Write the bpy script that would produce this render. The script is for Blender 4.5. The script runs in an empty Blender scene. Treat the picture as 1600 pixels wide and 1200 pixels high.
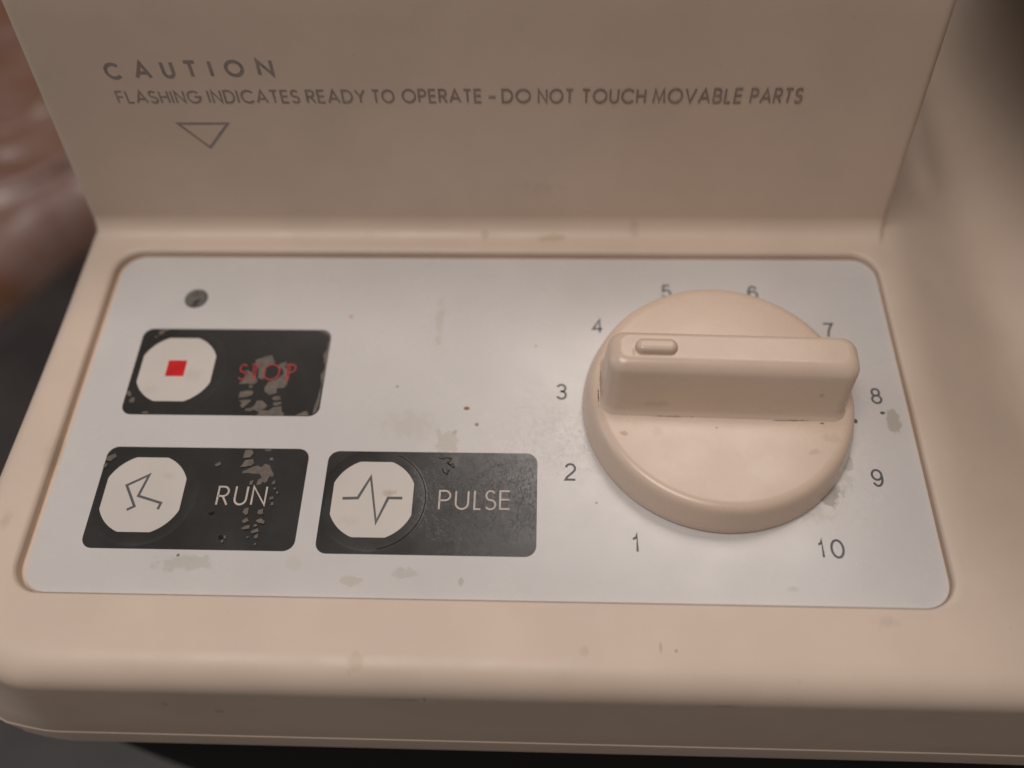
import bpy, bmesh, math, random
from mathutils import Vector, noise
random.seed(7)
rad = math.radians
S = 0.001                       # all lengths below are in millimetres

scene = bpy.context.scene
# ------------------------------------------------------------------ camera
cam_d = bpy.data.cameras.new('camera')
cam = bpy.data.objects.new('camera', cam_d)
scene.collection.objects.link(cam)
scene.camera = cam
cam.location = (0.010697, -0.079957, 0.141297)
cam.rotation_euler = (0.545052, 0.0260655, 0.0272629)
cam_d.sensor_width = 36.0
cam_d.lens = 36.0 * 1361.93 / 1600
cam_d.clip_start = 0.002
cam_d.clip_end = 20.0
cam_d.dof.use_dof = True
cam_d.dof.focus_distance = 0.1525
cam_d.dof.aperture_fstop = 6.0
# ------------------------------------------------------------------ light
world = bpy.data.worlds.new('World'); scene.world = world; world.use_nodes = True
bg = world.node_tree.nodes['Background']
bg.inputs[0].default_value = (1.0, 0.90, 0.82, 1); bg.inputs[1].default_value = 0.034

def area(name, loc, target, sx, sy, power, col):
    l = bpy.data.lights.new(name, 'AREA'); l.shape = 'RECTANGLE'; l.size = sx; l.size_y = sy
    l.energy = power; l.color = col
    o = bpy.data.objects.new(name, l); scene.collection.objects.link(o)
    o.location = loc
    o.rotation_euler = (Vector(target) - Vector(loc)).to_track_quat('-Z', 'Y').to_euler()
    return o
area('ceiling_lamp', (0.24, 0.66, 1.32), (0, 0, 0), 0.62, 0.42, 4.7, (1.0, 0.91, 0.85))
area('room_light', (-0.36, -0.34, 1.83), (0, 0, 0), 0.9, 0.6, 16.2, (1.0, 0.91, 0.85))
area('cool_fill_light', (-1.3, 0.05, 0.7), (0, 0, 0), 0.6, 0.8, 1.9, (0.66, 0.83, 1.0))  # added cool fill that tints the left of the panel bluish
scene.view_settings.view_transform = 'Standard'
scene.view_settings.look = 'None'
scene.view_settings.exposure = 0.03
scene.view_settings.gamma = 1.0

# ------------------------------------------------------------------ helpers
def link(o, parent=None):
    scene.collection.objects.link(o)
    if parent: o.parent = parent
    return o
def empty(name, loc, label, cat):
    o = bpy.data.objects.new(name, None); link(o); o.location = loc
    o.empty_display_size = 0.01; o['label'] = label; o['category'] = cat
    return o
def mesh(name, verts, faces, mat, parent=None, smooth=True, sharp=None, label=None):
    me = bpy.data.meshes.new(name)
    me.from_pydata([(v[0]*S, v[1]*S, v[2]*S) for v in verts], [], faces)
    me.materials.append(mat)
    bm = bmesh.new(); bm.from_mesh(me)
    bmesh.ops.recalc_face_normals(bm, faces=bm.faces)
    if smooth:
        for f in bm.faces: f.smooth = len(f.verts) <= 4
        if sharp:
            for e in bm.edges:
                if len(e.link_faces) == 2 and e.calc_face_angle(0) > rad(sharp): e.smooth = False
    bm.to_mesh(me); bm.free()
    o = bpy.data.objects.new(name, me); link(o, parent)
    if label: o['label'] = label
    return o
def sstep(a, b, x):
    t = max(0.0, min(1.0, (x-a)/(b-a))); return t*t*(3-2*t)
def rrect(x0, x1, y0, y1, r, K=10, MX=40, MY=20):
    """loop of points round a rectangle with corner radii r=(bl,br,tr,tl); the same index is the same place on every ring"""
    if not isinstance(r, (tuple, list)): r = (r,)*4
    P = []
    C = [((x0+r[0], y0+r[0]), r[0], 180, MX), ((x1-r[1], y0+r[1]), r[1], 270, MY),
         ((x1-r[2], y1-r[2]), r[2], 0, MX), ((x0+r[3], y1-r[3]), r[3], 90, MY)]
    arcs = []
    for (c, rr, a0, m) in C:
        arcs.append([(c[0]+rr*math.cos(rad(a0+90*k/K)), c[1]+rr*math.sin(rad(a0+90*k/K))) for k in range(K+1)])
    for i in range(4):
        P += arcs[i]
        a = arcs[i][-1]; b = arcs[(i+1) % 4][0]; m = C[i][3]
        for k in range(1, m): P.append((a[0]+(b[0]-a[0])*k/m, a[1]+(b[1]-a[1])*k/m))
    return P
def stack(rings, close_top=False, close_bottom=False):
    V, F = [], []; n = len(rings[0])
    for r in rings: V += r
    for i in range(len(rings)-1):
        for j in range(n):
            k = (j+1) % n
            F.append((i*n+j, i*n+k, (i+1)*n+k, (i+1)*n+j))
    if close_bottom: F.append(tuple(range(n))[::-1])
    if close_top: F.append(tuple(range((len(rings)-1)*n, len(rings)*n)))
    return V, F
def slab(name, loop, z0, z1, mat, parent, bev=0.0, label=None, sharp=35):
    """flat sheet with a small rounded upper edge"""
    n = len(loop); cx = sum(p[0] for p in loop)/n; cy = sum(p[1] for p in loop)/n
    def inset(d):
        out = []
        for i in range(n):
            a = Vector(loop[i-1]); b = Vector(loop[(i+1) % n]); t = (b-a).normalized(); nn = Vector((t.y, -t.x))
            out.append((loop[i][0]-nn.x*d, loop[i][1]-nn.y*d))
        return out
    R = [[(x, y, z0) for x, y in loop], [(x, y, z1-bev) for x, y in loop]]
    if bev:
        for k in (1, 2, 3):
            a = rad(30*k)
            R.append([(x, y, z1-bev+bev*math.sin(a)) for x, y in inset(bev*(1-math.cos(a)))])
    V, F = stack(R, close_top=True, close_bottom=True)
    return mesh(name, V, F, mat, parent, label=label, sharp=sharp)

# ------------------------------------------------------------------ materials
def nodes(name):
    m = bpy.data.materials.new(name); m.use_nodes = True
    nt = m.node_tree; b = nt.nodes['Principled BSDF']
    return m, nt, b
def N(nt, typ, **kw):
    n = nt.nodes.new(typ)
    for k, v in kw.items(): setattr(n, k, v)
    return n
def math_n(nt, op, a, b=None, c=None):
    n = N(nt, 'ShaderNodeMath', operation=op)
    for i, v in enumerate((a, b, c)):
        if v is None: continue
        if hasattr(v, 'links'): nt.links.new(v, n.inputs[i])
        else: n.inputs[i].default_value = v
    return n.outputs[0]
def mixc(nt, fac, a, b):
    n = N(nt, 'ShaderNodeMix', data_type='RGBA')
    for s, v in ((n.inputs[0], fac), (n.inputs[6], a), (n.inputs[7], b)):
        if hasattr(v, 'links'): nt.links.new(v, s)
        elif isinstance(v, (int, float)): s.default_value = v
        else: s.default_value = (*v, 1)
    return n.outputs[2]
def noise_n(nt, co, scale, detail=4, rough=0.6, dist=0.0):
    n = N(nt, 'ShaderNodeTexNoise'); n.inputs['Scale'].default_value = scale
    n.inputs['Detail'].default_value = detail; n.inputs['Roughness'].default_value = rough
    n.inputs['Distortion'].default_value = dist
    nt.links.new(co, n.inputs['Vector']); return n.outputs['Fac']
def ramp(nt, v, a, b, lo=0.0, hi=1.0):
    n = N(nt, 'ShaderNodeMapRange', interpolation_type='SMOOTHSTEP')
    nt.links.new(v, n.inputs[0])
    for i, x in zip((1, 2, 3, 4), (a, b, lo, hi)): n.inputs[i].default_value = x
    return n.outputs[0]
def world_mm(nt):
    """surface position in millimetres (all parts of the machine share one frame)"""
    g = N(nt, 'ShaderNodeNewGeometry'); v = N(nt, 'ShaderNodeVectorMath', operation='SCALE')
    nt.links.new(g.outputs['Position'], v.inputs[0]); v.inputs['Scale'].default_value = 1000.0
    return v.outputs[0]
def stain(nt, co, c, r, wob, amp=0.9, soft=0.35, rot=0.0):
    mp = N(nt, 'ShaderNodeMapping', vector_type='TEXTURE')
    mp.inputs['Location'].default_value = (c[0], c[1], c[2] if len(c) > 2 else 0)
    mp.inputs['Rotation'].default_value = (0, 0, rad(rot))
    mp.inputs['Scale'].default_value = (r[0], r[1], r[2] if len(r) > 2 else 1000)
    nt.links.new(co, mp.inputs[0])
    ln = N(nt, 'ShaderNodeVectorMath', operation='LENGTH'); nt.links.new(mp.outputs[0], ln.inputs[0])
    d = math_n(nt, 'ADD', ln.outputs['Value'], math_n(nt, 'MULTIPLY_ADD', wob, amp*2, -amp))
    return ramp(nt, d, 1.0-soft, 1.0, 1.0, 0.0)
def plastic(name, col, rough, stains=(), mottling=0.05, grain=0.012, scale=1.0, specks=0.0, spec=0.5, scratch=0.0, scratch_spots=()):
    m, nt, b = nodes(name)
    co = world_mm(nt)
    w1 = noise_n(nt, co, 0.045, 5, 0.6)
    c = mixc(nt, ramp(nt, w1, 0.3, 0.7), tuple(x*(1-mottling) for x in col), tuple(min(1, x*(1+mottling)) for x in col))
    wob_f = noise_n(nt, co, 0.55, 5, 0.65)
    if specks:
        sp = noise_n(nt, co, 0.9, 2, 0.5)
        c = mixc(nt, math_n(nt, 'MULTIPLY', ramp(nt, sp, 0.735, 0.77), specks), c, (0.12, 0.075, 0.045))
    for (cc, r, colr, st, soft, amp) in stains:
        k = stain(nt, co, cc, r, wob_f, amp, soft)
        c = mixc(nt, math_n(nt, 'MULTIPLY', k, st), c, colr)
    nt.links.new(c, b.inputs['Base Color'])
    w2 = noise_n(nt, co, 0.12, 4, 0.6)
    rv = ramp(nt, w2, 0.3, 0.7, rough*0.88, rough*1.15)
    bump = N(nt, 'ShaderNodeBump'); bump.inputs['Strength'].default_value = 1.0
    bump.inputs['Distance'].default_value = 0.001
    g1 = noise_n(nt, co, 2.2, 3, 0.6)
    g2 = noise_n(nt, co, 0.10, 2, 0.5)
    hgt = math_n(nt, 'ADD', math_n(nt, 'MULTIPLY', g1, grain*0.35), math_n(nt, 'MULTIPLY', g2, grain*3.0))
    if scratch:
        tot = None
        for a in (20, -35, 75, -70):
            mp = N(nt, 'ShaderNodeMapping', vector_type='TEXTURE'); mp.inputs['Rotation'].default_value = (0, 0, rad(a))
            mp.inputs['Scale'].default_value = (1.6, 0.24, 1)
            nt.links.new(co, mp.inputs[0])
            s = ramp(nt, noise_n(nt, mp.outputs[0], 0.8, 3, 0.7, 1.6), 0.58, 0.68)
            tot = s if tot is None else math_n(nt, 'MAXIMUM', tot, s)
        area_m = None
        for (cc, r) in scratch_spots:
            k = stain(nt, co, cc, r, wob_f, 0.5, 0.8)
            area_m = k if area_m is None else math_n(nt, 'MAXIMUM', area_m, k)
        tot = math_n(nt, 'MULTIPLY', tot, area_m)
        hgt = math_n(nt, 'SUBTRACT', hgt, math_n(nt, 'MULTIPLY', tot, scratch))
        rv = math_n(nt, 'ADD', rv, math_n(nt, 'MULTIPLY', tot, 0.12))
    nt.links.new(hgt, bump.inputs['Height'])
    nt.links.new(bump.outputs[0], b.inputs['Normal'])
    nt.links.new(rv, b.inputs['Roughness'])
    b.inputs['Specular IOR Level'].default_value = spec
    return m
def plain(name, col, rough, metallic=0.0, spec=0.5, var=0.12, sc=0.5):
    m, nt, b = nodes(name); co = world_mm(nt)
    c = mixc(nt, ramp(nt, noise_n(nt, co, sc, 4), 0.3, 0.7), tuple(x*(1-var) for x in col), tuple(min(1, x*(1+var)) for x in col))
    nt.links.new(c, b.inputs['Base Color']); b.inputs['Roughness'].default_value = rough
    b.inputs['Metallic'].default_value = metallic; b.inputs['Specular IOR Level'].default_value = spec
    return m

# ------------------------------------------------------------------ stroke lettering
def arc(cx, cy, rx, ry, a0, a1, n=14):
    return [(cx+rx*math.cos(rad(a0+(a1-a0)*i/n)), cy+ry*math.sin(rad(a0+(a1-a0)*i/n))) for i in range(n+1)]
def circ(cx, cy, rx, ry, n=28): return arc(cx, cy, rx, ry, 90, 450, n)
GLYPH = {   # strokes in a cap-height-1 box, then the width; closed strokes repeat their first point
 'A': ([[(0,0),(.40,1),(.80,0)], [(.14,.32),(.66,.32)]], .80),
 'B': ([[(0,0),(0,1),(.28,1)]+arc(.28,.76,.24,.24,90,-90)+[(0,.52)], [(.28,.52)]+arc(.30,.26,.27,.26,90,-90)+[(0,0)]], .57),
 'C': ([arc(.50,.5,.50,.5,42,318,24)], .88),
 'D': ([[(.28,0),(0,0),(0,1),(.28,1)]+arc(.28,.5,.44,.5,90,-90,18)], .72),
 'E': ([[(.50,1),(0,1),(0,0),(.50,0)], [(0,.52),(.48,.52)]], .50),
 'F': ([[(.48,1),(0,1),(0,0)], [(0,.52),(.46,.52)]], .48),
 'G': ([arc(.50,.5,.50,.5,45,360,26)+[(.55,.5)]], 1.0),
 'H': ([[(0,0),(0,1)], [(.62,0),(.62,1)], [(0,.52),(.62,.52)]], .62),
 'I': ([[(0,0),(0,1)]], .02),
 'L': ([[(0,1),(0,0),(.44,0)]], .44),
 'M': ([[(0,0),(.10,1),(.42,.08),(.74,1),(.84,0)]], .84),
 'N': ([[(0,0),(0,1),(.66,0),(.66,1)]], .66),
 'O': ([circ(.5,.5,.5,.5)], 1.0),
 'P': ([[(0,0),(0,1),(.27,1)]+arc(.27,.74,.26,.26,90,-90)+[(0,.48)]], .53),
 'R': ([[(0,0),(0,1),(.27,1)]+arc(.27,.74,.26,.26,90,-90)+[(0,.48)], [(.26,.48),(.55,0)]], .55),
 'S': ([arc(.26,.75,.25,.25,30,270,16)[:-1]+arc(.26,.25,.28,.25,90,-150,16)], .54),
 'T': ([[(0,1),(.56,1)], [(.28,1),(.28,0)]], .56),
 'U': ([[(0,1),(0,.32)]+arc(.31,.32,.31,.32,180,360,16)+[(.62,1)]], .62),
 'V': ([[(0,1),(.36,0),(.72,1)]], .72),
 'Y': ([[(0,1),(.34,.46),(.68,1)], [(.34,.46),(.34,0)]], .68),
 '-': ([[(0,.42),(.3,.42)]], .30),
 '0': ([circ(.29,.5,.29,.5)], .58),
 '1': ([[(.0,.74),(.10,.77),(.19,.84),(.23,1),(.23,0)]], .23),
 '2': ([arc(.28,.72,.27,.28,165,-30,16)+[(.40,.45),(.10,.18),(.0,0),(.57,0)]], .57),
 '3': ([arc(.27,.755,.245,.245,160,-90,16)+arc(.27,.265,.27,.265,90,-160,16)], .54),
 '4': ([[(.43,0),(.43,1),(0,.28),(.60,.28)]], .60),
 '5': ([[(.50,1),(.11,1),(.05,.50)]+arc(.27,.32,.27,.32,125,-155,18)], .54),
 '6': ([[(.53,.80)]+arc(.30,.74,.22,.26,30,90,5)+arc(.30,.5,.29,.5,100,190,9), circ(.29,.31,.27,.31,24)], .57),
 '7': ([[(0,1),(.55,1)]+[(.38,.72),(.25,.40),(.19,0)]], .55),
 '8': ([circ(.27,.76,.22,.24,22), circ(.27,.27,.27,.27,24)], .54),
 '9': ([circ(.28,.69,.27,.31,24), [(.03,.20)]+arc(.27,.26,.22,.26,-150,-90,5)+arc(.27,.5,.29,.5,-80,10,9)], .57),
}
def ribbon(pts, w, closed=False):
    """miter-joined flat ribbon: left and right point lists"""
    n = len(pts); L, R = [], []
    for i in range(n):
        p = Vector(pts[i])
        if closed: a = Vector(pts[i-1]); b = Vector(pts[(i+1) % n])
        else: a = Vector(pts[i-1]) if i else None; b = Vector(pts[i+1]) if i < n-1 else None
        d1 = (p-a).normalized() if a is not None else None
        d2 = (b-p).normalized() if b is not None else None
        if d1 is None: d1 = d2
        if d2 is None: d2 = d1
        n1 = Vector((-d1.y, d1.x)); n2 = Vector((-d2.y, d2.x)); mm = (n1+n2)
        if mm.length < 1e-6: mm = n1
        mm.normalize(); k = (w/2)/max(0.42, mm.dot(n1))
        L.append(p+mm*k); R.append(p-mm*k)
    return L, R
class Ink:
    """collects raised strokes of print, each stroke a hair higher than the last so none lie in one plane"""
    def __init__(s, h0, t=0.03): s.V, s.F, s.h, s.t = [], [], h0, t
    def stroke(s, pts, w, place):
        q = [pts[0]]
        for p in pts[1:]:
            if (Vector(p)-Vector(q[-1])).length > 1e-5: q.append(p)
        closed = len(q) > 3 and (Vector(q[0])-Vector(q[-1])).length < 1e-4
        if closed: q = q[:-1]
        L, R = ribbon(q, w, closed); n = len(q); b = len(s.V); h = s.h; lo = h-s.t
        for i in range(n):
            for (p, z) in ((L[i], h), (R[i], h), (R[i], lo), (L[i], lo)): s.V.append(place(p.x, p.y, z))
        for i in range(n if closed else n-1):
            a = b+4*i; c = b+4*((i+1) % n)
            for k in range(4): s.F.append((a+k, a+(k+1) % 4, c+(k+1) % 4, c+k))
        if not closed: s.F += [(b, b+1, b+2, b+3), (b+4*n-4, b+4*n-3, b+4*n-2, b+4*n-1)]
        s.h += 0.0015
    def glyph(s, ch, x0, x1, y0, y1, w, place, outline=0.0):
        st, gw = GLYPH[ch]
        ww = max(0.0, (x1-x0)-w); sx = ww/gw if gw > 0.1 else 0; hh = y1-y0-w
        for pts in st:
            q = [(x0+w/2+px*sx, y0+w/2+py*hh) for px, py in pts]
            if outline:
                cl = (Vector(q[0])-Vector(q[-1])).length < 1e-3
                L, R = ribbon(q[:-1] if cl else q, outline, cl)
                L = [tuple(v) for v in L]; R = [tuple(v) for v in R]
                if cl: s.stroke(L+[L[0]], w*0.55, place); s.stroke(R+[R[0]], w*0.55, place)
                else: s.stroke(L+R[::-1]+[L[0]], w*0.55, place)
            else: s.stroke(q, w, place)
    def build(s, name, mat, parent, label=None): return mesh(name, s.V, s.F, mat, parent, smooth=False, label=label)
def word(ink, text, x0, x1, y0, y1, w, place, gap=0.30):
    tot = sum(max(GLYPH[c][1], 0.0) for c in text) + gap*(len(text)-1)
    k = (x1-x0-w)/tot; x = x0+w/2
    for c in text:
        gw = GLYPH[c][1]
        ink.glyph(c, x-w/2, x+gw*k+w/2, y0, y1, w, place); x += (gw+gap)*k
flat = lambda x, y, z: (x, y, z)

# ------------------------------------------------------------------ measured marks (mm on the panel and upright)
STOP_WEAR = [[[-45.3,10.5],[-44.4,10.9],[-43.3,11.4],[-42.3,11.6],[-41.9,10.7],[-41.4,10.1],[-41.8,9.4],[-42.6,9.2],[-43.1,8.7],[-42.9,7.8],[-43.0,6.5],[-43.3,6.0],[-44.3,6.5],[-44.3,8.3],[-44.7,9.0],[-45.3,9.6]],[[-46.9,8.3],[-45.8,7.7],[-44.8,6.8],[-44.2,6.1],[-44.2,5.4],[-44.9,4.9],[-46.2,5.1],[-47.7,5.0],[-47.2,5.7],[-46.6,6.3],[-46.4,7.2]],[[-40.5,9.6],[-39.4,10.1],[-39.0,9.5],[-39.4,9.1],[-38.7,7.8],[-38.4,6.6],[-38.3,5.3],[-38.8,4.2],[-40.1,4.2],[-40.0,3.1],[-41.3,2.6],[-42.3,3.3],[-42.5,4.2],[-41.9,5.6],[-40.8,6.0],[-39.8,6.9],[-39.3,7.3],[-39.6,8.4],[-40.5,8.9]],[[-45.7,4.7],[-45.0,4.7],[-44.8,4.2],[-45.4,4.1]],[[-47.0,3.3],[-45.3,3.6],[-44.5,3.3],[-44.6,2.6],[-45.5,2.2],[-47.1,1.9],[-47.1,2.7]],[[-47.0,1.4],[-44.9,1.6],[-44.6,1.3],[-45.4,0.3],[-46.1,-0.3],[-46.5,0.3],[-46.2,0.8]],[[-40.6,2.1],[-39.9,2.4],[-39.2,2.3],[-39.0,1.7],[-39.9,1.5],[-40.5,1.6]],[[-40.3,0.9],[-38.9,1.2],[-38.7,0.7],[-39.6,0.3],[-40.1,0.4]],[[-43.5,1.3],[-42.4,1.4],[-41.7,0.7],[-41.3,0.2],[-41.8,-0.4],[-42.4,-0.6],[-40.8,-0.8],[-40.1,-0.0],[-38.6,0.2],[-38.4,-0.9],[-37.8,-1.5],[-38.1,-1.9],[-43.1,-1.8],[-42.6,-1.2],[-43.8,-0.6],[-44.2,-0.9],[-45.4,-0.9],[-45.3,-0.4],[-44.2,-0.1],[-43.8,0.3]],[[-35.3,-1.5],[-34.2,-0.9],[-33.6,-0.8],[-33.1,-1.8],[-35.7,-1.8]],[[-33.9,17.4],[-32.6,17.4],[-31.7,16.9],[-31.2,15.5],[-31.4,14.8],[-31.7,16.1],[-32.5,16.8]],[[-31.8,14.8],[-31.4,14.9],[-31.3,12.3],[-31.3,10.3],[-31.4,7.9],[-31.5,5.6],[-31.6,3.4],[-31.6,1.0],[-31.8,-0.8],[-32.5,-1.6],[-32.4,-0.6],[-32.0,2.0],[-31.8,3.8],[-31.7,5.2],[-32.1,7.3],[-31.5,8.4],[-32.2,11.9],[-31.7,13.2]],[[-65.9,17.1],[-65.1,17.5],[-63.8,17.6],[-64.8,17.1],[-65.3,16.3],[-65.9,16.2]],[[-66.6,15.8],[-65.9,16.0],[-65.7,15.3],[-66.4,15.1]],[[-68.9,3.1],[-68.2,3.3],[-67.7,2.6],[-68.1,2.0],[-68.9,2.4]],[[-67.7,1.7],[-67.1,1.8],[-67.0,0.8],[-67.7,0.6],[-68.0,1.1]],[[-64.9,-1.4],[-63.9,-1.2],[-63.6,-1.6],[-64.9,-1.6]],[[-68.9,11.6],[-68.3,12.1],[-68.0,11.6],[-68.7,11.1]]]
RUN_WEAR = [[[-43.7,-9.1],[-42.6,-9.0],[-42.1,-9.7],[-42.6,-10.6],[-43.8,-10.7],[-43.8,-9.7]],[[-43.3,-11.1],[-42.0,-10.9],[-41.6,-11.7],[-42.2,-12.3],[-44.1,-12.6],[-43.6,-11.8]],[[-43.4,-13.4],[-42.2,-12.7],[-40.9,-12.2],[-40.3,-12.6],[-39.5,-11.8],[-38.7,-12.1],[-38.3,-12.9],[-37.7,-13.7],[-37.7,-14.4],[-38.4,-14.3],[-38.6,-15.2],[-39.0,-15.6],[-39.4,-15.3],[-39.8,-15.9],[-40.5,-16.0],[-40.3,-15.0],[-39.7,-14.5],[-40.2,-13.8],[-41.6,-13.8],[-42.7,-13.7],[-43.4,-13.7]],[[-41.7,-15.3],[-41.1,-15.1],[-41.2,-16.0],[-41.7,-16.0]],[[-40.2,-8.9],[-38.7,-8.9],[-39.1,-9.2],[-40.0,-9.2]],[[-39.0,-10.7],[-38.4,-10.5],[-38.2,-11.1],[-38.7,-11.2]],[[-37.5,-15.2],[-37.2,-15.0],[-37.1,-15.7],[-37.7,-15.9]],[[-37.2,-16.5],[-36.8,-16.5],[-36.9,-16.9],[-37.2,-16.8]],[[-36.6,-17.2],[-36.2,-17.3],[-36.3,-17.7],[-36.6,-17.6]],[[-37.6,-18.3],[-37.0,-18.2],[-36.9,-18.7],[-37.6,-18.9]],[[-37.2,-19.3],[-36.8,-19.3],[-36.7,-19.8],[-37.2,-19.9]],[[-41.7,-20.6],[-41.0,-20.4],[-40.9,-21.5],[-41.3,-21.8],[-41.9,-21.3]],[[-39.2,-20.8],[-38.4,-20.6],[-38.2,-21.5],[-38.8,-21.7],[-39.3,-21.4]],[[-41.6,-22.7],[-40.9,-22.3],[-40.5,-22.9],[-41.2,-23.3],[-41.7,-23.1]],[[-39.1,-22.6],[-38.4,-22.3],[-37.7,-22.9],[-37.8,-23.4],[-38.7,-23.2],[-39.3,-22.9]],[[-40.9,-23.8],[-40.2,-23.6],[-40.2,-24.3],[-41.2,-24.5],[-41.7,-24.3]],[[-39.5,-23.6],[-39.1,-23.4],[-38.9,-23.8],[-39.5,-24.0]],[[-39.6,-24.6],[-38.7,-24.2],[-38.4,-24.8],[-39.5,-25.2],[-39.8,-25.0]],[[-39.0,-25.5],[-38.4,-25.1],[-38.4,-25.9],[-38.7,-26.1],[-39.1,-25.9]],[[-40.4,-25.8],[-40.0,-25.7],[-40.0,-26.0],[-40.4,-26.0]],[[-38.8,-27.0],[-38.5,-26.9],[-38.5,-27.2],[-38.8,-27.3]],[[-48.7,-12.0],[-47.9,-11.5],[-47.6,-12.1],[-48.2,-12.5],[-48.7,-12.3]],[[-44.7,-26.5],[-44.3,-26.4],[-44.3,-26.9],[-44.6,-27.0]],[[-44.4,-25.7],[-44.1,-25.6],[-43.9,-26.2],[-44.2,-26.2]],[[-69.0,-10.9],[-67.7,-10.1],[-67.2,-10.7],[-68.2,-11.7],[-69.0,-11.5]],[[-69.2,-12.4],[-68.5,-12.1],[-68.6,-12.9],[-69.1,-13.1]]]
RUN_DARK = [[[-48.0,-21.5],[-47.1,-21.2],[-46.8,-21.5],[-47.3,-22.0],[-47.8,-21.9]],[[-45.3,-25.8],[-44.8,-25.5],[-44.4,-26.0],[-44.6,-26.5],[-45.2,-26.4]]]
RUN_ICON = [[-62.6,-21.2],[-61.4,-20.5],[-63.8,-16.5],[-60.2,-14.4],[-61.2,-18.5],[-56.8,-19.8],[-57.1,-21.0]]
PULSE_ICON = [[-24.6,-18.4],[-21.9,-18.3],[-20.0,-14.2],[-18.2,-22.8],[-16.5,-18.2],[-14.0,-18.2]]
PULSE_CRACK = [[(-8.1, -10.2), (-7.2, -10.4), (-6.8, -10.1), (-5.8, -10.3), (-6.2, -10.9), (-6.5, -11.3), (-5.8, -11.8), (-5.1, -12.2)], [(-6.6, -10.9), (-6.0, -11.5), (-5.4, -11.3)], [(-7.3, -12.3), (-7.0, -13.1), (-6.4, -13.5), (-6.1, -12.6)], [(-5.4, -11.5), (-5.2, -12.2)]]
STOP_BOX = [[-48.1,-46.5,5.9,9.5],[-45.8,-44.4,5.9,9.5],[-43.4,-40.1,5.9,9.6],[-38.9,-37.1,6.0,9.6]]
RUN_BOX = [[-47.1,-44.9,-20.1,-16.3],[-44.0,-41.6,-20.0,-16.2],[-40.9,-38.2,-20.0,-16.2]]
PULSE_BOX = [[-7.6,-5.4,-20.3,-16.5],[-4.7,-2.2,-20.2,-16.5],[-1.4,-0.0,-20.2,-16.4],[0.6,2.6,-20.2,-16.4],[3.1,5.1,-20.1,-16.4]]
LINE2 = [["FLASHING",-69.09,-53.13,31.24,33.91],["INDICATES",-51.9,-34.81,31.24,34.01],["READY",-33.57,-22.55,31.24,34.01],["TO",-21.42,-17.2,31.24,34.01],["OPERATE",-15.86,-1.14,31.24,34.1],["-",0.1,1.33,31.24,34.1],["DO",2.46,7.82,31.24,34.1],["NOT",9.05,15.64,31.15,34.1],["TOUCH",17.08,28.72,31.15,34.1],["MOVABLE",29.95,46.11,31.15,34.19],["PARTS",47.45,56.92,31.15,34.19]]
LINE1 = [["C",-69.31,-66.31,36.14,39.49],["A",-63.94,-60.73,36.23,39.68],["U",-58.77,-56.39,36.32,39.77],["T",-54.63,-52.04,36.41,39.86],["I",-49.98,-49.36,36.51,39.96],["O",-47.19,-43.67,36.6,39.96],["N",-41.29,-38.29,36.69,40.05]]
ST_pl = [[-50.0,-30.7,5.0,1.5],[-31.3,-30.4,1.5,1.4],[-21.2,-33.2,1.7,1.0],[-12.6,-31.8,2.2,1.0],[-2.8,-33.1,0.5,0.8],[-3.7,0.2,0.6,0.4],[-27.9,21.0,0.6,0.6],[74.6,-1.5,1.3,2.4],[67.6,-1.6,0.5,0.5],[64.6,-9.9,1.3,1.7],[60.5,-16.6,1.8,2.0],[-17.1,4.8,0.3,0.3],[9.1,14.3,0.2,0.3],[20.1,-18.5,0.2,0.2],[-51.6,-29.3,0.3,0.3],[-14.0,-3.6,5.9,3.4],[-6.7,-6.8,2.1,2.9],[-10.0,20.3,1.0,6.4],[65.4,-13.4,5.0,7.6],[-5.5,-4.8,0.5,0.5],[72.9,0.2,0.5,0.4],[-1.6,-3.2,0.4,0.4],[52.1,-33.3,1.3,0.5],[16.4,26.9,5.1,4.9]]
ST_dk = [[-18.7,-46.7,1.4,2.0],[17.5,-44.4,0.8,0.8],[66.2,-38.8,1.6,0.6],[32.0,-44.1,0.2,0.2],[29.3,-44.2,0.8,0.2],[-133.2,121.4,0.2,0.3]]

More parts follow.
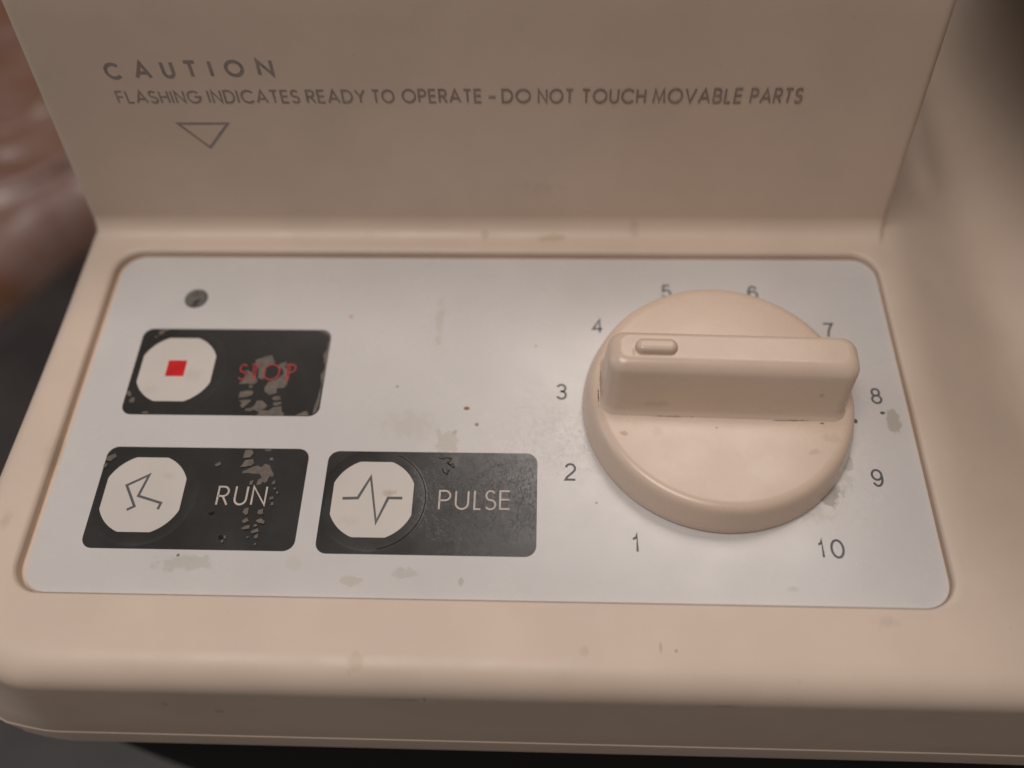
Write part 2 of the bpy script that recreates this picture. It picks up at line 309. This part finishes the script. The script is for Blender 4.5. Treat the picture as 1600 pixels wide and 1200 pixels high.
# ------------------------------------------------------------------ materials in use
CREAM = (0.735, 0.588, 0.477)
YEL = (0.42, 0.33, 0.19); BRN = (0.22, 0.14, 0.08)
deck_st = [((ST_dk[0][0], ST_dk[0][1], 0), (1.6, 2.2), YEL, 0.24, 0.6, 1.2),
           ((17.5, -44.4, 0), (1.1, 1.1), BRN, 0.14, 0.5, 0.3),
           ((66.2, -38.8, 0), (2.4, 0.9), BRN, 0.16, 0.8, 1.6),
           ((29.6, -43.6, 0), (0.22, 1.2), BRN, 0.45, 0.5, 0.3), ((32.0, -44.1, 0), (0.25, 0.25), BRN, 0.8, 0.3, 0.1),
           ((-2, 41, 2.5), (1.2, 1.6, 3), YEL, 0.38, 0.6, 0.9), ((12, 40.5, 2), (3.4, 1.2, 3), YEL, 0.42, 0.6, 1.2),
           ((29, 41.5, 3), (1.5, 2.4, 3), BRN, 0.22, 0.7, 1.0), ((-25.5, 43.5, 29), (0.25, 2, 1.4), BRN, 0.4, 0.5, 0.4),
           ((10, 43.5, 12), (7, 3, 2), BRN, 0.10, 0.8, 1.0),
           ((-43.5, -53, -12), (1.0, 5, 1.2), BRN, 0.28, 0.5, 0.5), ((-52, -52, -9), (0.7, 5, 1.2), BRN, 0.25, 0.6, 0.3),
           ((40, -50.5, -4), (3.2, 4, 0.5), BRN, 0.5, 0.6, 0.3),
           ((-7.5, -51.3, -5), (1.6, 3, 0.9), (0.80, 0.70, 0.62), 0.6, 0.5, 1.2), ((-11.5, -51.2, -4.6), (3.6, 3, 0.35), BRN, 0.5, 0.6, 0.8), ((-7.9, -50.9, -4), (0.35, 3, 1.5), BRN, 0.4, 0.6, 0.8),
           ((-79, -10, 0), (2, 6, 4), YEL, 0.25, 0.8, 0.6), ((-83, -24, 0), (1.5, 3, 4), YEL, 0.3, 0.8, 0.6)]
M_house = plastic('aged_cream_plastic', CREAM, 0.45, deck_st, 0.035, 0.013, specks=0.12)
M_side = plastic('aged_cream_plastic_side', (0.55, 0.45, 0.37), 0.40, (), 0.08, 0.012)
kn_st = [((24.7, -8.5, 7), (0.9, 0.5), (0.45, 0.28, 0.12), 0.7, 0.7, 1.5), ((33.5, -5.0, 7), (5.0, 0.22, 2), BRN, 0.45, 0.8, 1.2),
         ((30.5, -8.2, 7), (1.6, 1.4), BRN, 0.16, 0.9, 1.8), ((40.8, -7.1, 7), (0.28, 0.22), BRN, 0.7, 0.5, 0.3),
         ((53.5, -5.55, 7), (4.6, 0.17, 1.2), (0.16, 0.09, 0.04), 0.6, 0.6, 0.9), ((59.1, -6.0, 7), (0.5, 0.22), (0.10, 0.06, 0.03), 0.75, 0.6, 0.6),
         ((57.0, -11.6, 7), (1.3, 0.7), BRN, 0.26, 0.8, 1.8), ((60.0, -9.0, 7), (2.2, 1.3), BRN, 0.13, 0.9, 1.8),
         ((20.45, -0.6, 6), (0.22, 2.6, 8), (0.10, 0.06, 0.03), 0.85, 0.7, 1.6), ((20.9, 1.6, 6), (0.25, 3.2, 8), BRN, 0.5, 0.5, 1.0),
         ((25.9, 1.8, 17.5), (0.25, 1.0, 4), BRN, 0.45, 0.6, 0.6), ((58, -4, 12), (0.6, 3, 0.6), BRN, 0.28, 0.5, 0.5),
         ((30, -3, 9), (4, 3, 1), BRN, 0.15, 0.7, 1.0)]
M_knob = plastic('knob_plastic', (0.715, 0.555, 0.438), 0.27, kn_st, 0.04, 0.012, specks=0.06)
pl_st = []
GRY = (0.40, 0.35, 0.27)
P_ = ST_pl
for i, (col, st, soft, amp) in enumerate([(GRY,.30,.5,1.2),(YEL,.14,.5,.9),(YEL,.28,.4,1.1),(GRY,.28,.4,1.2),(BRN,.28,.4,.4),((.30,.07,.03),.95,.25,.5),
      ((.6,.25,.12),.55,.7,.3),(GRY,.60,.3,.7),((.05,.04,.03),.9,.3,.3),((.30,.25,.20),.6,.3,.9),((.28,.24,.19),.65,.3,.9),(BRN,.6,.4,.2),(BRN,.5,.4,.2),
      (BRN,.6,.4,.2),(BRN,.9,.4,.2),((.50,.42,.31),.22,.7,1.3),((.45,.38,.26),.38,.4,1.3),(YEL,.22,.7,1.4),((.85,.85,.85),.22,.8,1.4),(BRN,.35,.4,.3),((.06,.06,.05),.9,.4,.4),
      (BRN,.8,.4,.3),(BRN,.2,.6,.8),(YEL,.06,.9,.5)]):
    x, y, a, b_ = P_[i]
    pl_st.append(((x, y, 0), (max(a,.28)*1.12, max(b_,.28)*1.12), col, st, soft, amp))
pl_st += [((63.0, -13.0, 0), (2.6, 4.2), (0.40, 0.36, 0.31), 0.32, 0.9, 1.8), ((57.5, -20.0, 0), (4.0, 2.2), (0.40, 0.36, 0.31), 0.28, 0.9, 1.8), ((61.5, -15.0, 0), (1.6, 2.4), (0.25, 0.22, 0.19), 0.35, 0.6, 1.8)]
M_plate = plastic('label_film', (0.69, 0.655, 0.63), 0.25, pl_st, 0.03, 0.010, specks=0.0, scratch=0.009,
                  scratch_spots=[((8, -6, 0), (26, 13)), ((66, -14, 0), (10, 13)), ((-5, 18, 0), (16, 12))])
key_st = [((-5.6, -10.6, 0), (1.4, 1.8), (0.13, 0.11, 0.09), 0.45, 0.5, 1.2), ((9.1, -19.6, 0), (.3, .3), (.005,.005,.005), .9, .4, .2)]
M_key = plastic('key_print_charcoal', (0.036, 0.034, 0.033), 0.24, key_st, 0.15, 0.010, scratch=0.016,
                scratch_spots=[((1, -18, 0), (17, 13))], spec=0.8)
M_button = plastic('button_print_white', (0.68, 0.62, 0.565), 0.33, [((-16.3, -17.2, 0), (1.7, 0.9), (0.42, 0.30, 0.22), 0.5, 0.7, 1.2), ((-57.0, 7.0, 0), (2.4, 2.6), (0.5, 0.42, 0.33), 0.25, 0.9, 1.0), ((-56.5, -14.5, 0), (1.5, 0.8), (0.5, 0.4, 0.3), 0.25, 0.8, 1.2), ((-64.5, 3.5, 0), (2.4, 1.2), (0.5, 0.42, 0.33), 0.22, 0.9, 1.2), ((-23, -22.5, 0), (2.8, 1.6), (0.5, 0.42, 0.33), 0.2, 0.9, 1.2)], 0.04, 0.008)
M_grey = plain('print_dark_grey', (0.11, 0.11, 0.115), 0.45)
M_caution = plain('print_brown_grey', (0.32, 0.26, 0.235), 0.5)
M_white = plain('print_cream', (0.60, 0.50, 0.44), 0.45)
M_red = plain('print_red', (0.62, 0.012, 0.014), 0.4)
M_redline = plain('print_red_line', (0.50, 0.055, 0.045), 0.4)
M_wear = plain('worn_key_print', (0.150, 0.122, 0.100), 0.5, var=0.2, sc=0.8)
M_crack_shade = plain('cracked_print_and_shade', (0.008, 0.007, 0.006), 0.6, spec=0.2)
M_lens = plain('lamp_lens', (0.15, 0.135, 0.125), 0.5, var=0.3, sc=0.9)
M_black = plain('deep_black', (0.006, 0.006, 0.006), 0.8)  # near-black; on the plinth it carries the deep shade
M_hole = plain('lamp_hole', (0.03, 0.028, 0.026), 0.5)

# ------------------------------------------------------------------ the appliance
app = empty('food_processor', (0, 0, -0.150), 'old cream plastic food processor with keypad, speed dial and caution lettering', 'kitchen appliance')
AZ = 150.0
_mesh = mesh
def mesh(name, V, F, mat, parent=None, **kw):
    if parent is not None: V = [(v[0], v[1], v[2]+AZ) for v in V]
    return _mesh(name, V, F, mat, parent, **kw)

Z = 1.2
XR = 190.0
def side_shape(x, y):
    """the right shoulder sinks into a valley and climbs again to the bowl base"""
    f = 0.10+0.90*sstep(-50, 14, y)
    sp = lambda t, w: w*math.log1p(math.exp(max(-30, min(30, t/w)))) if t/w < 30 else t
    d = f*(0.56*sp(x-82.5, 1.6))
    rise = f*(0.98*sp(x-106.0, 2.4)+1.1*sp(x-142, 5))
    bump = 2.6*math.exp(-((x-98-(y-70)*0.10)/2.2)**2)*sstep(58, 66, y)*(1-sstep(92, 104, y))
    return rise + bump - d
rings = []
rec = (-78.7, 78.05, -36.45, 36.75)
def rz(loop, z): return [(x, y, z) for x, y in loop]
KW = dict(K=12, MX=70, MY=44)
rings.append(rz(rrect(*rec, 5.4, **KW), -1.0))
rings.append(rz(rrect(*rec, 5.4, **KW), Z-1.0))
for k in range(1, 7):
    a = rad(15*k); d = 1.0*(1-math.cos(a))
    dl = 1.3*(1-math.cos(a))
    rings.append(rz(rrect(rec[0]-dl, rec[1]+d*.5, rec[2]-d*.35, rec[3]+d, 5.4+d, **KW), Z-1.0+1.0*math.sin(a)))
inner = rings[-1]
outer = rrect(-82.4, XR, -45.6, 140, (13, 5, 5, 5), **KW)
for k in range(1, 41):
    t = (k/40)**1.15
    rings.append([(a[0]+(b[0]-a[0])*t, a[1]+(b[1]-a[1])*t, Z) for a, b in zip(inner, outer)])
side = rrect(-87.2, XR+6, -51.3, 146, (15, 5, 5, 5), **KW)
for k in range(1, 11):
    a = rad(9*k); row = []
    for p, q in zip(outer, side):
        dx, dy = abs(q[0]-p[0]), abs(q[1]-p[1]); w = dy/(dx+dy+1e-6); rzv = 4.0*(1-w)+6.2*w
        row.append((p[0]+(q[0]-p[0])*math.sin(a), p[1]+(q[1]-p[1])*math.sin(a), Z-rzv*(1-math.cos(a))))
    rings.append(row)
rings.append(rz(rrect(-92.5, XR+7, -53.3, 147, (17, 5, 5, 5), **KW), -19))
for (o_, z_) in ((0.0, -25.6), (0.02, -25.85), (0.12, -25.95), (0.2, -26.1), (0.24, -26.3), (0.3, -33.2), (0.4, -33.9), (-0.3, -34.2), (-9, -34.2)):
    rings.append(rz(rrect(-96.5-o_, XR+7+o_, -53.9-o_, 147+o_, (19, 5, 5, 5), **KW), z_))
def splay(x, y): return x-3.2*sstep(40, -60, y)*(1-sstep(-86, -80.6, x))   # the left edge runs slightly outwards to the front
rings = [[(splay(x, y), y, z) for x, y, z in r_] for r_ in rings]
rings = [[(x, y, z+(side_shape(x, y) if x > 78 else 0)) for x, y, z in r] for r in rings]
# moulding is never dead straight: sub-tenth-millimetre waviness
V, F = stack(rings)
V = [(x, y, z+0.05*(noise.noise(Vector((x*.03, y*.03, z*.03))))) for x, y, z in V]
mesh('housing', V, F, M_house, app, sharp=60)
# floor of the recess under the label film
mesh('recess_floor', *stack([rz(rrect(-79.2, 78.6, -37.0, 37.3, 5.4), -1.2), rz(rrect(-79.2, 78.6, -37.0, 37.3, 5.4), -0.9)], close_top=True, close_bottom=True), M_house, app, sharp=30)

# upright back panel carrying the caution line
def upright():
    prof = []   # (y, z, ny, nz)
    prof.append((39.3, -6, -1, 0)); 
    R_ = 4.2; cy, cz = 43.5-R_, Z+R_
    for k in range(0, 13):
        a = rad(-90+7.5*k); prof.append((cy+R_*math.cos(a), cz+R_*math.sin(a)-0.03, -math.cos(a), -math.sin(a)))
    TOP = 56.0
    for k in range(1, 12): prof.append((43.5, cz+(TOP-5-cz)*k/11.0, -1, 0))
    for k in range(1, 9):
        a = rad(180-90*k/8); prof.append((48.5+5*math.cos(a), TOP-5+5*math.sin(a), math.cos(a), math.sin(a)))
    prof += [(90, TOP, 0, 1)]
    for k in range(0, 5):
        a = rad(90-90*k/4); prof.append((125+5*math.cos(a), TOP-5+5*math.sin(a), math.cos(a), math.sin(a)))
    prof += [(130, 20, 1, 0), (130, -6, 1, 0)]
    # cove normals point out of the plastic
    prof[1:14] = [(y, z, -abs(ny), abs(nz)) for (y, z, ny, nz) in prof[1:14]]
    xl = lambda z: -85.79 + 3.090*(max(z, 0)-2.4)/47.4
    xr = lambda z: 80.82 + -2.560*(max(z, 0)-3.0)/46.9
    r = 1.7; R = []
    def ring(y_, z_, x): return (x, y_, z_)
    def fix(x, y, z):
        if x < -82.0 and z < Z+4.5:
            u = min(1.0, (-82.0-x)/4.6); dd = 4.0*(1-math.sqrt(max(0, 1-u*u))); z -= dd*(1-max(0, min(1, (z-Z)/4.5)))
        if x > 79.5 and z < Z+4.5: z -= 0.6*sstep(79.5, 83, x)*(1-max(0, min(1, (z-Z)/4.5)))
        return (x, y, z)
    for k in range(0, 8):
        a = rad(90*k/7); ins = r*(1-math.sin(a)); dx = r*(1-math.cos(a))
        R.append([fix(xl(z)+dx, y-ny*ins, z-nz*ins) for y, z, ny, nz in prof])
    for k in range(1, 40):
        t = k/40; R.append([fix((xl(z)+r)*(1-t)+(xr(z)-r)*t, y, z) for y, z, ny, nz in prof])
    for k in range(7, -1, -1):
        a = rad(90*k/7); ins = r*(1-math.sin(a)); dx = r*(1-math.cos(a))
        R.append([fix(xr(z)-dx, y-ny*ins, z-nz*ins) for y, z, ny, nz in prof])
    V = []; F = []; n = len(prof)
    for q in R: V += q
    for i in range(len(R)-1):
        for j in range(n):
            k = (j+1) % n; F.append((i*n+j, i*n+k, (i+1)*n+k, (i+1)*n+j))
    F.append(tuple(range(n))[::-1]); F.append(tuple(range((len(R)-1)*n, len(R)*n)))
    V = [(x, y+0.14*max(0, z-5.2)+0.10*noise.noise(Vector((x*.02, y*.02, z*.03))), z) for x, y, z in V]
    return V, F
mesh('back_panel', *upright(), M_house, app, sharp=70, label='upright cream panel printed with the caution line')

# body below the overhanging rim; the deep shade there is put into its black colour
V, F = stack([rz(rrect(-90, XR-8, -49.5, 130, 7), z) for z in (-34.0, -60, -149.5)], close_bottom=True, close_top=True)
mesh('plinth', V, F, M_black, app, sharp=50, label='base below the cream rim, its deep shade put in as black colour')

# label film
slab_loop = rrect(-77.45, 77.6, -36.15, 36.1, 4.6)
film = slab('control_panel', slab_loop, -0.88, 0.0, M_plate, app, bev=0.12, label='white label film with black keys and dial numbers')

def key(name, x0, x1, y0, y1, cx, cy, label):
    k = slab(name, rrect(x0, x1, y0, y1, 2.0, K=6, MX=10, MY=6), 0.002, 0.045, M_key, app, bev=0.02, label=label)
    # shallow embossed ring round the button
    V, F = [], []
    R1 = []
    for (rr, z) in ((9.75, 0.042), (9.55, 0.055), (9.3, 0.070), (8.9, 0.082), (8.3, 0.090), (7.8, 0.094), (0.1, 0.10)):
        R1.append([(cx+rr*math.cos(rad(5*i)), cy+rr*math.sin(rad(5*i)), z) for i in range(72)])
    # the dome stays within the key
    R1 = [[(max(x0+.05, min(x1-.05, x)), max(y0+.05, min(y1-.05, y)), z) for x, y, z in r] for r in R1]
    V, F = stack(R1, close_top=True)
    mesh('dome', V, F, M_key, k_parent(k), sharp=None)
    loop = []
    hx = 7.15; RR = 7.75
    for i in range(180):
        a = rad(2*i); x, y = RR*math.cos(a), RR*math.sin(a)
        loop.append((cx+max(-hx, min(hx, x)), cy+max(-hx-.05, min(hx+.05, y))))
    V, F = stack([[(x, y, 0.10) for x, y in loop], [(x, y, 0.142) for x, y in loop]], close_top=True, close_bottom=True)
    mesh('button', V, F, M_button, k, smooth=False)
    return k
def k_parent(k): return k
# children of the keys sit in the same frame as the keys themselves
stop = key('stop_key', -69.0, -31.3, -1.9, 17.7, -60.4, 8.2, 'worn black key with red square and red STOP lettering')
runk = key('run_key', -69.1, -31.8, -28.3, -8.7, -60.4, -18.1, 'chipped black key with running figure and RUN lettering')
puls = key('pulse_key', -28.2, 9.7, -28.6, -9.05, -19.3, -18.4, 'scratched black key with pulse line and PULSE lettering')

TOPZ = 0.142
slab('icon', [(-62.35,6.55),(-58.75,6.55),(-58.75,10.15),(-62.35,10.15)], 0.12, TOPZ+0.03, M_red, stop, label='small solid red square')
ik = Ink(TOPZ+0.03); ik.stroke(RUN_ICON, 0.46, flat); ik.build('icon', M_grey, runk, 'thin running figure drawn in one line')
ik = Ink(TOPZ+0.03); ik.stroke(PULSE_ICON, 0.52, flat); ik.build('icon', M_grey, puls, 'thin zigzag pulse line')
def lettering(txt, boxes, w, mat, parent, outline=0.0, h=0.085):
    ik = Ink(h)
    for c, (a, b, y0, y1) in zip(txt, boxes): ik.glyph(c, a, b, y0, y1, w, flat, outline)
    ik.build('lettering', mat, parent)
lettering('RUN', RUN_BOX, 0.34, M_white, runk)
lettering('PULSE', PULSE_BOX, 0.32, M_white, puls)
ik = Ink(0.085)
for c, (a, b, y0, y1) in zip('STOP', STOP_BOX):
    if c in 'SO': ik.glyph(c, a, b, y0, y1, 0.24, flat)
    elif c == 'T':
        m_ = (a+b)/2
        ik.stroke([(a, y1-.12), (b+.1, y1-.12)], 0.24, flat)
        for q in (-.26, .26): ik.stroke([(m_+q, y1-.3), (m_+q, y0)], 0.20, flat)
    else:
        ik.glyph(c, a, b, y0, y1, 0.24, flat); ik.stroke([(a+.6, y1-.3), (a+.6, y0), (a+.1, y0)], 0.18, flat)
ik.build('lettering', M_redline, stop)
ik = Ink(0.10)
ik.stroke(arc(-19.3, -18.4, 9.42, 9.42, -80, 66, 40), 0.17, flat)  # dark arc drawn in as the shaded crease on the dome's right edge
for q in PULSE_CRACK: ik.stroke(q, 0.16, flat)
ik.build('crack_and_shade_line', M_crack_shade, puls)
def flakes(name, polys, mat, parent, h, grow=0.0):
    V, F = [], []
    for n_, pl in enumerate(polys):
        # roughen the outline so that it breaks like dry print
        pts = []
        for i in range(len(pl)):
            a = Vector(pl[i]); b = Vector(pl[(i+1) % len(pl)]); L_ = (b-a).length; m_ = max(1, int(L_/0.35))
            nn = Vector((-(b-a).y, (b-a).x)).normalized() if L_ else Vector((0, 0))
            for k in range(m_):
                p = a.lerp(b, k/m_) + nn*(random.uniform(-.07, .07) if k else 0); pts.append(p)
        c = sum(pts, Vector((0, 0)))/len(pts)
        if grow: pts = [c+(p-c)*(1+grow/max(.3, (p-c).length)) for p in pts]
        b0 = len(V); n = len(pts)
        for p in pts: V.append((p.x, p.y, h+n_*0.0006))
        for p in pts: V.append((p.x, p.y, 0.03))
        F.append(tuple(range(b0, b0+n)))
        for i in range(n): F.append((b0+i, b0+(i+1) % n, b0+n+(i+1) % n, b0+n+i))
    o = mesh(name, V, F, mat, parent, smooth=False); o['kind'] = 'stuff'; return o
flakes('worn_patch', STOP_WEAR, M_wear, stop, 0.056)
small = [p for i, p in enumerate(RUN_WEAR) if i not in (2, 4)]
flakes('cracked_print', [[(x+0.12, y-0.22) for x, y in p] for p in small]+RUN_DARK, M_crack_shade, runk, 0.0495)
flakes('worn_patch', RUN_WEAR, M_wear, runk, 0.060)

# indicator lamp
def disc(cx, cy, prof, n=48):
    return stack([[(cx+r*math.cos(2*math.pi*i/n), cy+r*math.sin(2*math.pi*i/n), z) for i in range(n)] for r, z in prof], close_top=True)
lamp = mesh('indicator_lamp', *disc(-60.3, 25.25, [(2.35, 0.004), (2.33, 0.03), (2.2, 0.04)]), M_hole, app, label='small dark round indicator window')
mesh('lens', *disc(-60.4, 25.4, [(2.15, 0.03), (2.12, 0.06), (2.0, 0.075), (1.0, 0.085), (0.4, 0.085)]), M_lens, lamp)

mesh('notch', [(x, y, z) for z in (0.088, 0.10) for x, y in [(-60.9, 23.5), (-60.2, 24.8), (-59.0, 25.1), (-59.6, 24.3), (-60.1, 23.4)]],
     [(0, 1, 2, 3, 4), (5, 6, 7, 8, 9)]+[(i, (i+1) % 5, 5+(i+1) % 5, 5+i) for i in range(5)], M_hole, lamp, smooth=False)
# dial numbers
R_N, CXN, CYN = 29.8, 43.15, -0.75
NUMS = ['1','2','3','4','5','6','7','8','9','10']
for i, t in enumerate(NUMS):
    a = rad(236.03-32.61*i); x = CXN+R_N*math.cos(a); y = CYN+R_N*math.sin(a)
    x += [0, -.2, .3, 0.25, 0, .5, 0.2, -.3, -.7, .3][i]; y += [-0.3, 0, 0, 0, -0.25, -0.2, 0.0, .5, .3, -.35][i]
    ik = Ink(0.035); H_ = 3.45; w = 0.40
    if t == '10':
        ik.glyph('1', x-2.35, x-1.35, y-H_/2, y+H_/2, w, flat); ik.glyph('0', x-0.25, x+2.1, y-H_/2, y+H_/2, w, flat)
    else:
        gw = GLYPH[t][1]*(H_-w)+w
        ik.glyph(t, x-gw/2, x+gw/2, y-H_/2, y+H_/2, w, flat)
    ik.build('number', M_grey, app)['label'] = 'printed dial number '+t

# caution lettering on the upright
LEAN = 0.14      # the upright leans back a little
wall = lambda x, z, h: (x, 43.5+LEAN*(z-5.2)+0.10*noise.noise(Vector((x*.02, 43.5*.02, z*.03)))-h, z)
ik = Ink(0.035, 0.06)
for c, a, b, z0, z1 in LINE1:
    if c == 'I': m_ = (a+b)/2; a, b = m_-.35, m_+.35
    ik.glyph(c, a, b, z0, z1, 0.62, wall)
for t, a, b, z0, z1 in LINE2:
    word(ik, t, a, b, z0, z1, 0.33, wall) if len(t) > 1 else ik.stroke([(a, z0+1.2), (b, z0+1.2)], 0.33, wall)
ik.build('caution_lettering', M_caution, app, 'grey two line caution lettering')
ik = Ink(0.035, 0.06); ik.stroke([(-59.38, 26.9),(-49.75, 26.9),(-54.69, 21.52),(-59.38, 26.9)], 0.48, wall)
ik.build('warning_triangle', M_caution, app, 'outlined triangle pointing down')

# speed dial
KX, KY = 42.4, 0.45
prof = [(23.4, 0.55), (24.1, 0.50), (24.45, 0.7), (24.5, 1.1), (24.35, 2.2), (23.7, 4.6), (23.4, 5.6), (23.05, 6.25), (22.6, 6.7), (22.0, 6.95), (21.3, 7.0), (14, 7.0), (5, 7.0)]
V, F = disc(KX, KY, prof, 128)
knob = mesh('speed_dial', V, F, M_knob, app, sharp=60, label='cream round dial with raised grip bar')
V, F = disc(KX, KY, [(20.5, 0.002), (20.5, 0.3)], 96)
mesh('dial_shaft', V, F, M_black, knob, sharp=40)
def rot(V, a, c):
    ca, sa = math.cos(rad(a)), math.sin(rad(a)); return [(c[0]+(x)*ca-(y)*sa, c[1]+(x)*sa+(y)*ca, z) for x, y, z in V]
# grip: rounded bar; sections (z, half length, y front, y back, corner radius)
GT = 17.2
R_ = []
def sec(z, hl0, hl1, yf, yb, rc): R_.append([(x, y, z) for x, y in rrect(hl0, hl1, yf, yb, (rc, rc, rc, rc), K=10, MX=16, MY=5)])
base_f, base_b = -5.1, 6.6
def lev(t):   # t 0 at the foot, 1 at the top
    return (-21.35+0.65*t, 20.95+0.75*t, base_f+3.3*t, base_b-0.9*t)
for z_, fl in ((6.6, .75), (7.05, .55), (7.3, .28), (7.7, .1), (8.2, 0)):
    a, b_, c, d = lev((z_-7)/10); sec(z_, a-fl*.5, b_+fl*.4, c-fl, d+fl, 2.6)
for z_ in (10, 12, 14, 15):
    a, b_, c, d = lev((z_-7)/10); sec(z_, a, b_, c, d, 2.6)
for k in range(1, 10):
    an = rad(10*k); q = 2.1; z_ = GT-q+q*math.sin(an); i_ = q*(1-math.cos(an)); a, b_, c, d = lev((z_-7)/10)
    sec(z_, a+i_, b_-i_, c+i_*.95, d-i_*.6, max(0.9, 2.6-i_*.5))
V, F = stack(R_, close_top=True, close_bottom=True)
V = rot(V, -1.4, (KX, KY))
mesh('grip', V, F, M_knob, knob, sharp=60)
R_ = []
for z_, i_ in ((GT-.4, -.15), (GT+.05, 0), (GT+.6, .06), (GT+1.0, .25), (GT+1.25, .6), (GT+1.3, .95)):
    R_.append([(x, y, z_) for x, y in rrect(-16.3+i_, -9.1-i_, 0.55+i_, 3.35-i_, max(.3, 1.35-i_), K=8, MX=8, MY=2)])
V, F = stack(R_, close_top=True, close_bottom=True)
mesh('pointer_ridge', rot(V, -1.4, (KX, KY)), F, M_knob, knob, sharp=60)

# ------------------------------------------------------------------ surroundings
mesh = _mesh
m, nt, b = nodes('dark_worktop'); co = world_mm(nt)
c = mixc(nt, ramp(nt, noise_n(nt, co, 0.02, 6, 0.7), 0.3, 0.7), (0.020, 0.016, 0.015), (0.045, 0.037, 0.034))
nt.links.new(c, b.inputs['Base Color']); b.inputs['Roughness'].default_value = 0.45
M_top = m
n_ = 24
V = [(-1500+3000*i/n_, -700+3000*j/n_, -150.3) for j in range(n_+1) for i in range(n_+1)]
F = [(j*(n_+1)+i, j*(n_+1)+i+1, (j+1)*(n_+1)+i+1, (j+1)*(n_+1)+i) for j in range(n_) for i in range(n_)]
V2 = [(-1500, -700, -190), (1500, -700, -190), (1500, 2300, -190), (-1500, 2300, -190)]
wt = mesh('worktop', V, F, M_top); wt['kind'] = 'structure'

# folded reddish cloth, out of focus at the left
m, nt, b = nodes('reddish_cloth'); co = world_mm(nt)
w = noise_n(nt, co, 0.014, 4, 0.6, 1.5)
c = mixc(nt, ramp(nt, w, 0.35, 0.65), (0.20, 0.095, 0.052), (0.27, 0.175, 0.155))
nt.links.new(c, b.inputs['Base Color']); b.inputs['Roughness'].default_value = 0.28
M_cloth = m
def lumpy(x0, x1, y0, y1, z0, h, seed, nx=70, ny=70, fold=0.035, shear=0.0):
    V, F = [], []
    for j in range(ny+1):
        for i in range(nx+1):
            u, v = i/nx, j/ny; x = x0+(x1-x0)*u; y = y0+(y1-y0)*v
            e = min(1, 6*min(u, 1-u, v, 1-v)); e = math.sqrt(1-(1-e)**2)
            q = noise.noise(Vector((x*fold*.5+seed, y*fold, seed)))*0.5+0.25*noise.noise(Vector((x*fold*1.4, y*fold*3, seed+4)))
            wx = 14*noise.noise(Vector((x*.02, y*.02, seed+9))); wy = 14*noise.noise(Vector((x*.02, y*.02, seed+19)))
            V.append((x+wx, y+wy+shear*max(0, x+250), z0+e*h*(1+0.7*q)))
    n = nx+1
    for j in range(ny):
        for i in range(nx): F.append((j*n+i, j*n+i+1, (j+1)*n+i+1, (j+1)*n+i))
    b0 = [i for i in range(n)] + [j*n+nx for j in range(1, ny+1)] + [ny*n+i for i in range(nx-1, -1, -1)] + [j*n for j in range(ny-1, 0, -1)]
    s = len(V); V += [(V[k][0], V[k][1], z0-0.1) for k in b0]
    for k in range(len(b0)): F.append((b0[k], b0[(k+1) % len(b0)], s+(k+1) % len(b0), s+k))
    F.append(tuple(range(s, s+len(b0)))[::-1])
    return V, F
cl = mesh('folded_cloth', *lumpy(-520, -165, 106, 520, -150, 30, 3.0, shear=0.75), M_cloth)
cl['label'] = 'blurred reddish brown folded cloth on the worktop left of the food processor'; cl['category'] = 'cloth'

# dark bowl, out of focus top right
def lathe(cx, cy, prof, n=96): return stack([[(cx+r*math.cos(2*math.pi*i/n), cy+r*math.sin(2*math.pi*i/n), z) for i in range(n)] for r, z in prof], close_top=True, close_bottom=True)
M_pot = plain('dark_bowl_plastic', (0.030, 0.026, 0.025), 0.28, var=0.2, sc=0.05)
pot = empty('mixing_bowl', (0.221, 0.090, 0.031), 'dark blurred round bowl in the top right corner beside the machine', 'bowl')
V, F = lathe(0, 0, [(50, 0.2), (75, 0.8), (88, 2.6), (97, 5.5), (103, 9.5), (107, 17), (112, 29), (124, 49), (138, 72)])  # upper flare and rim out of view, widened to shade the right shoulder
mesh('bowl_body', V, F, M_pot, pot, sharp=40)
V, F = lathe(0, 0, [(138, 72.2), (141, 72.6), (141.5, 75), (140, 76), (138, 75)])
mesh('rim', V, F, M_pot, pot, sharp=40)
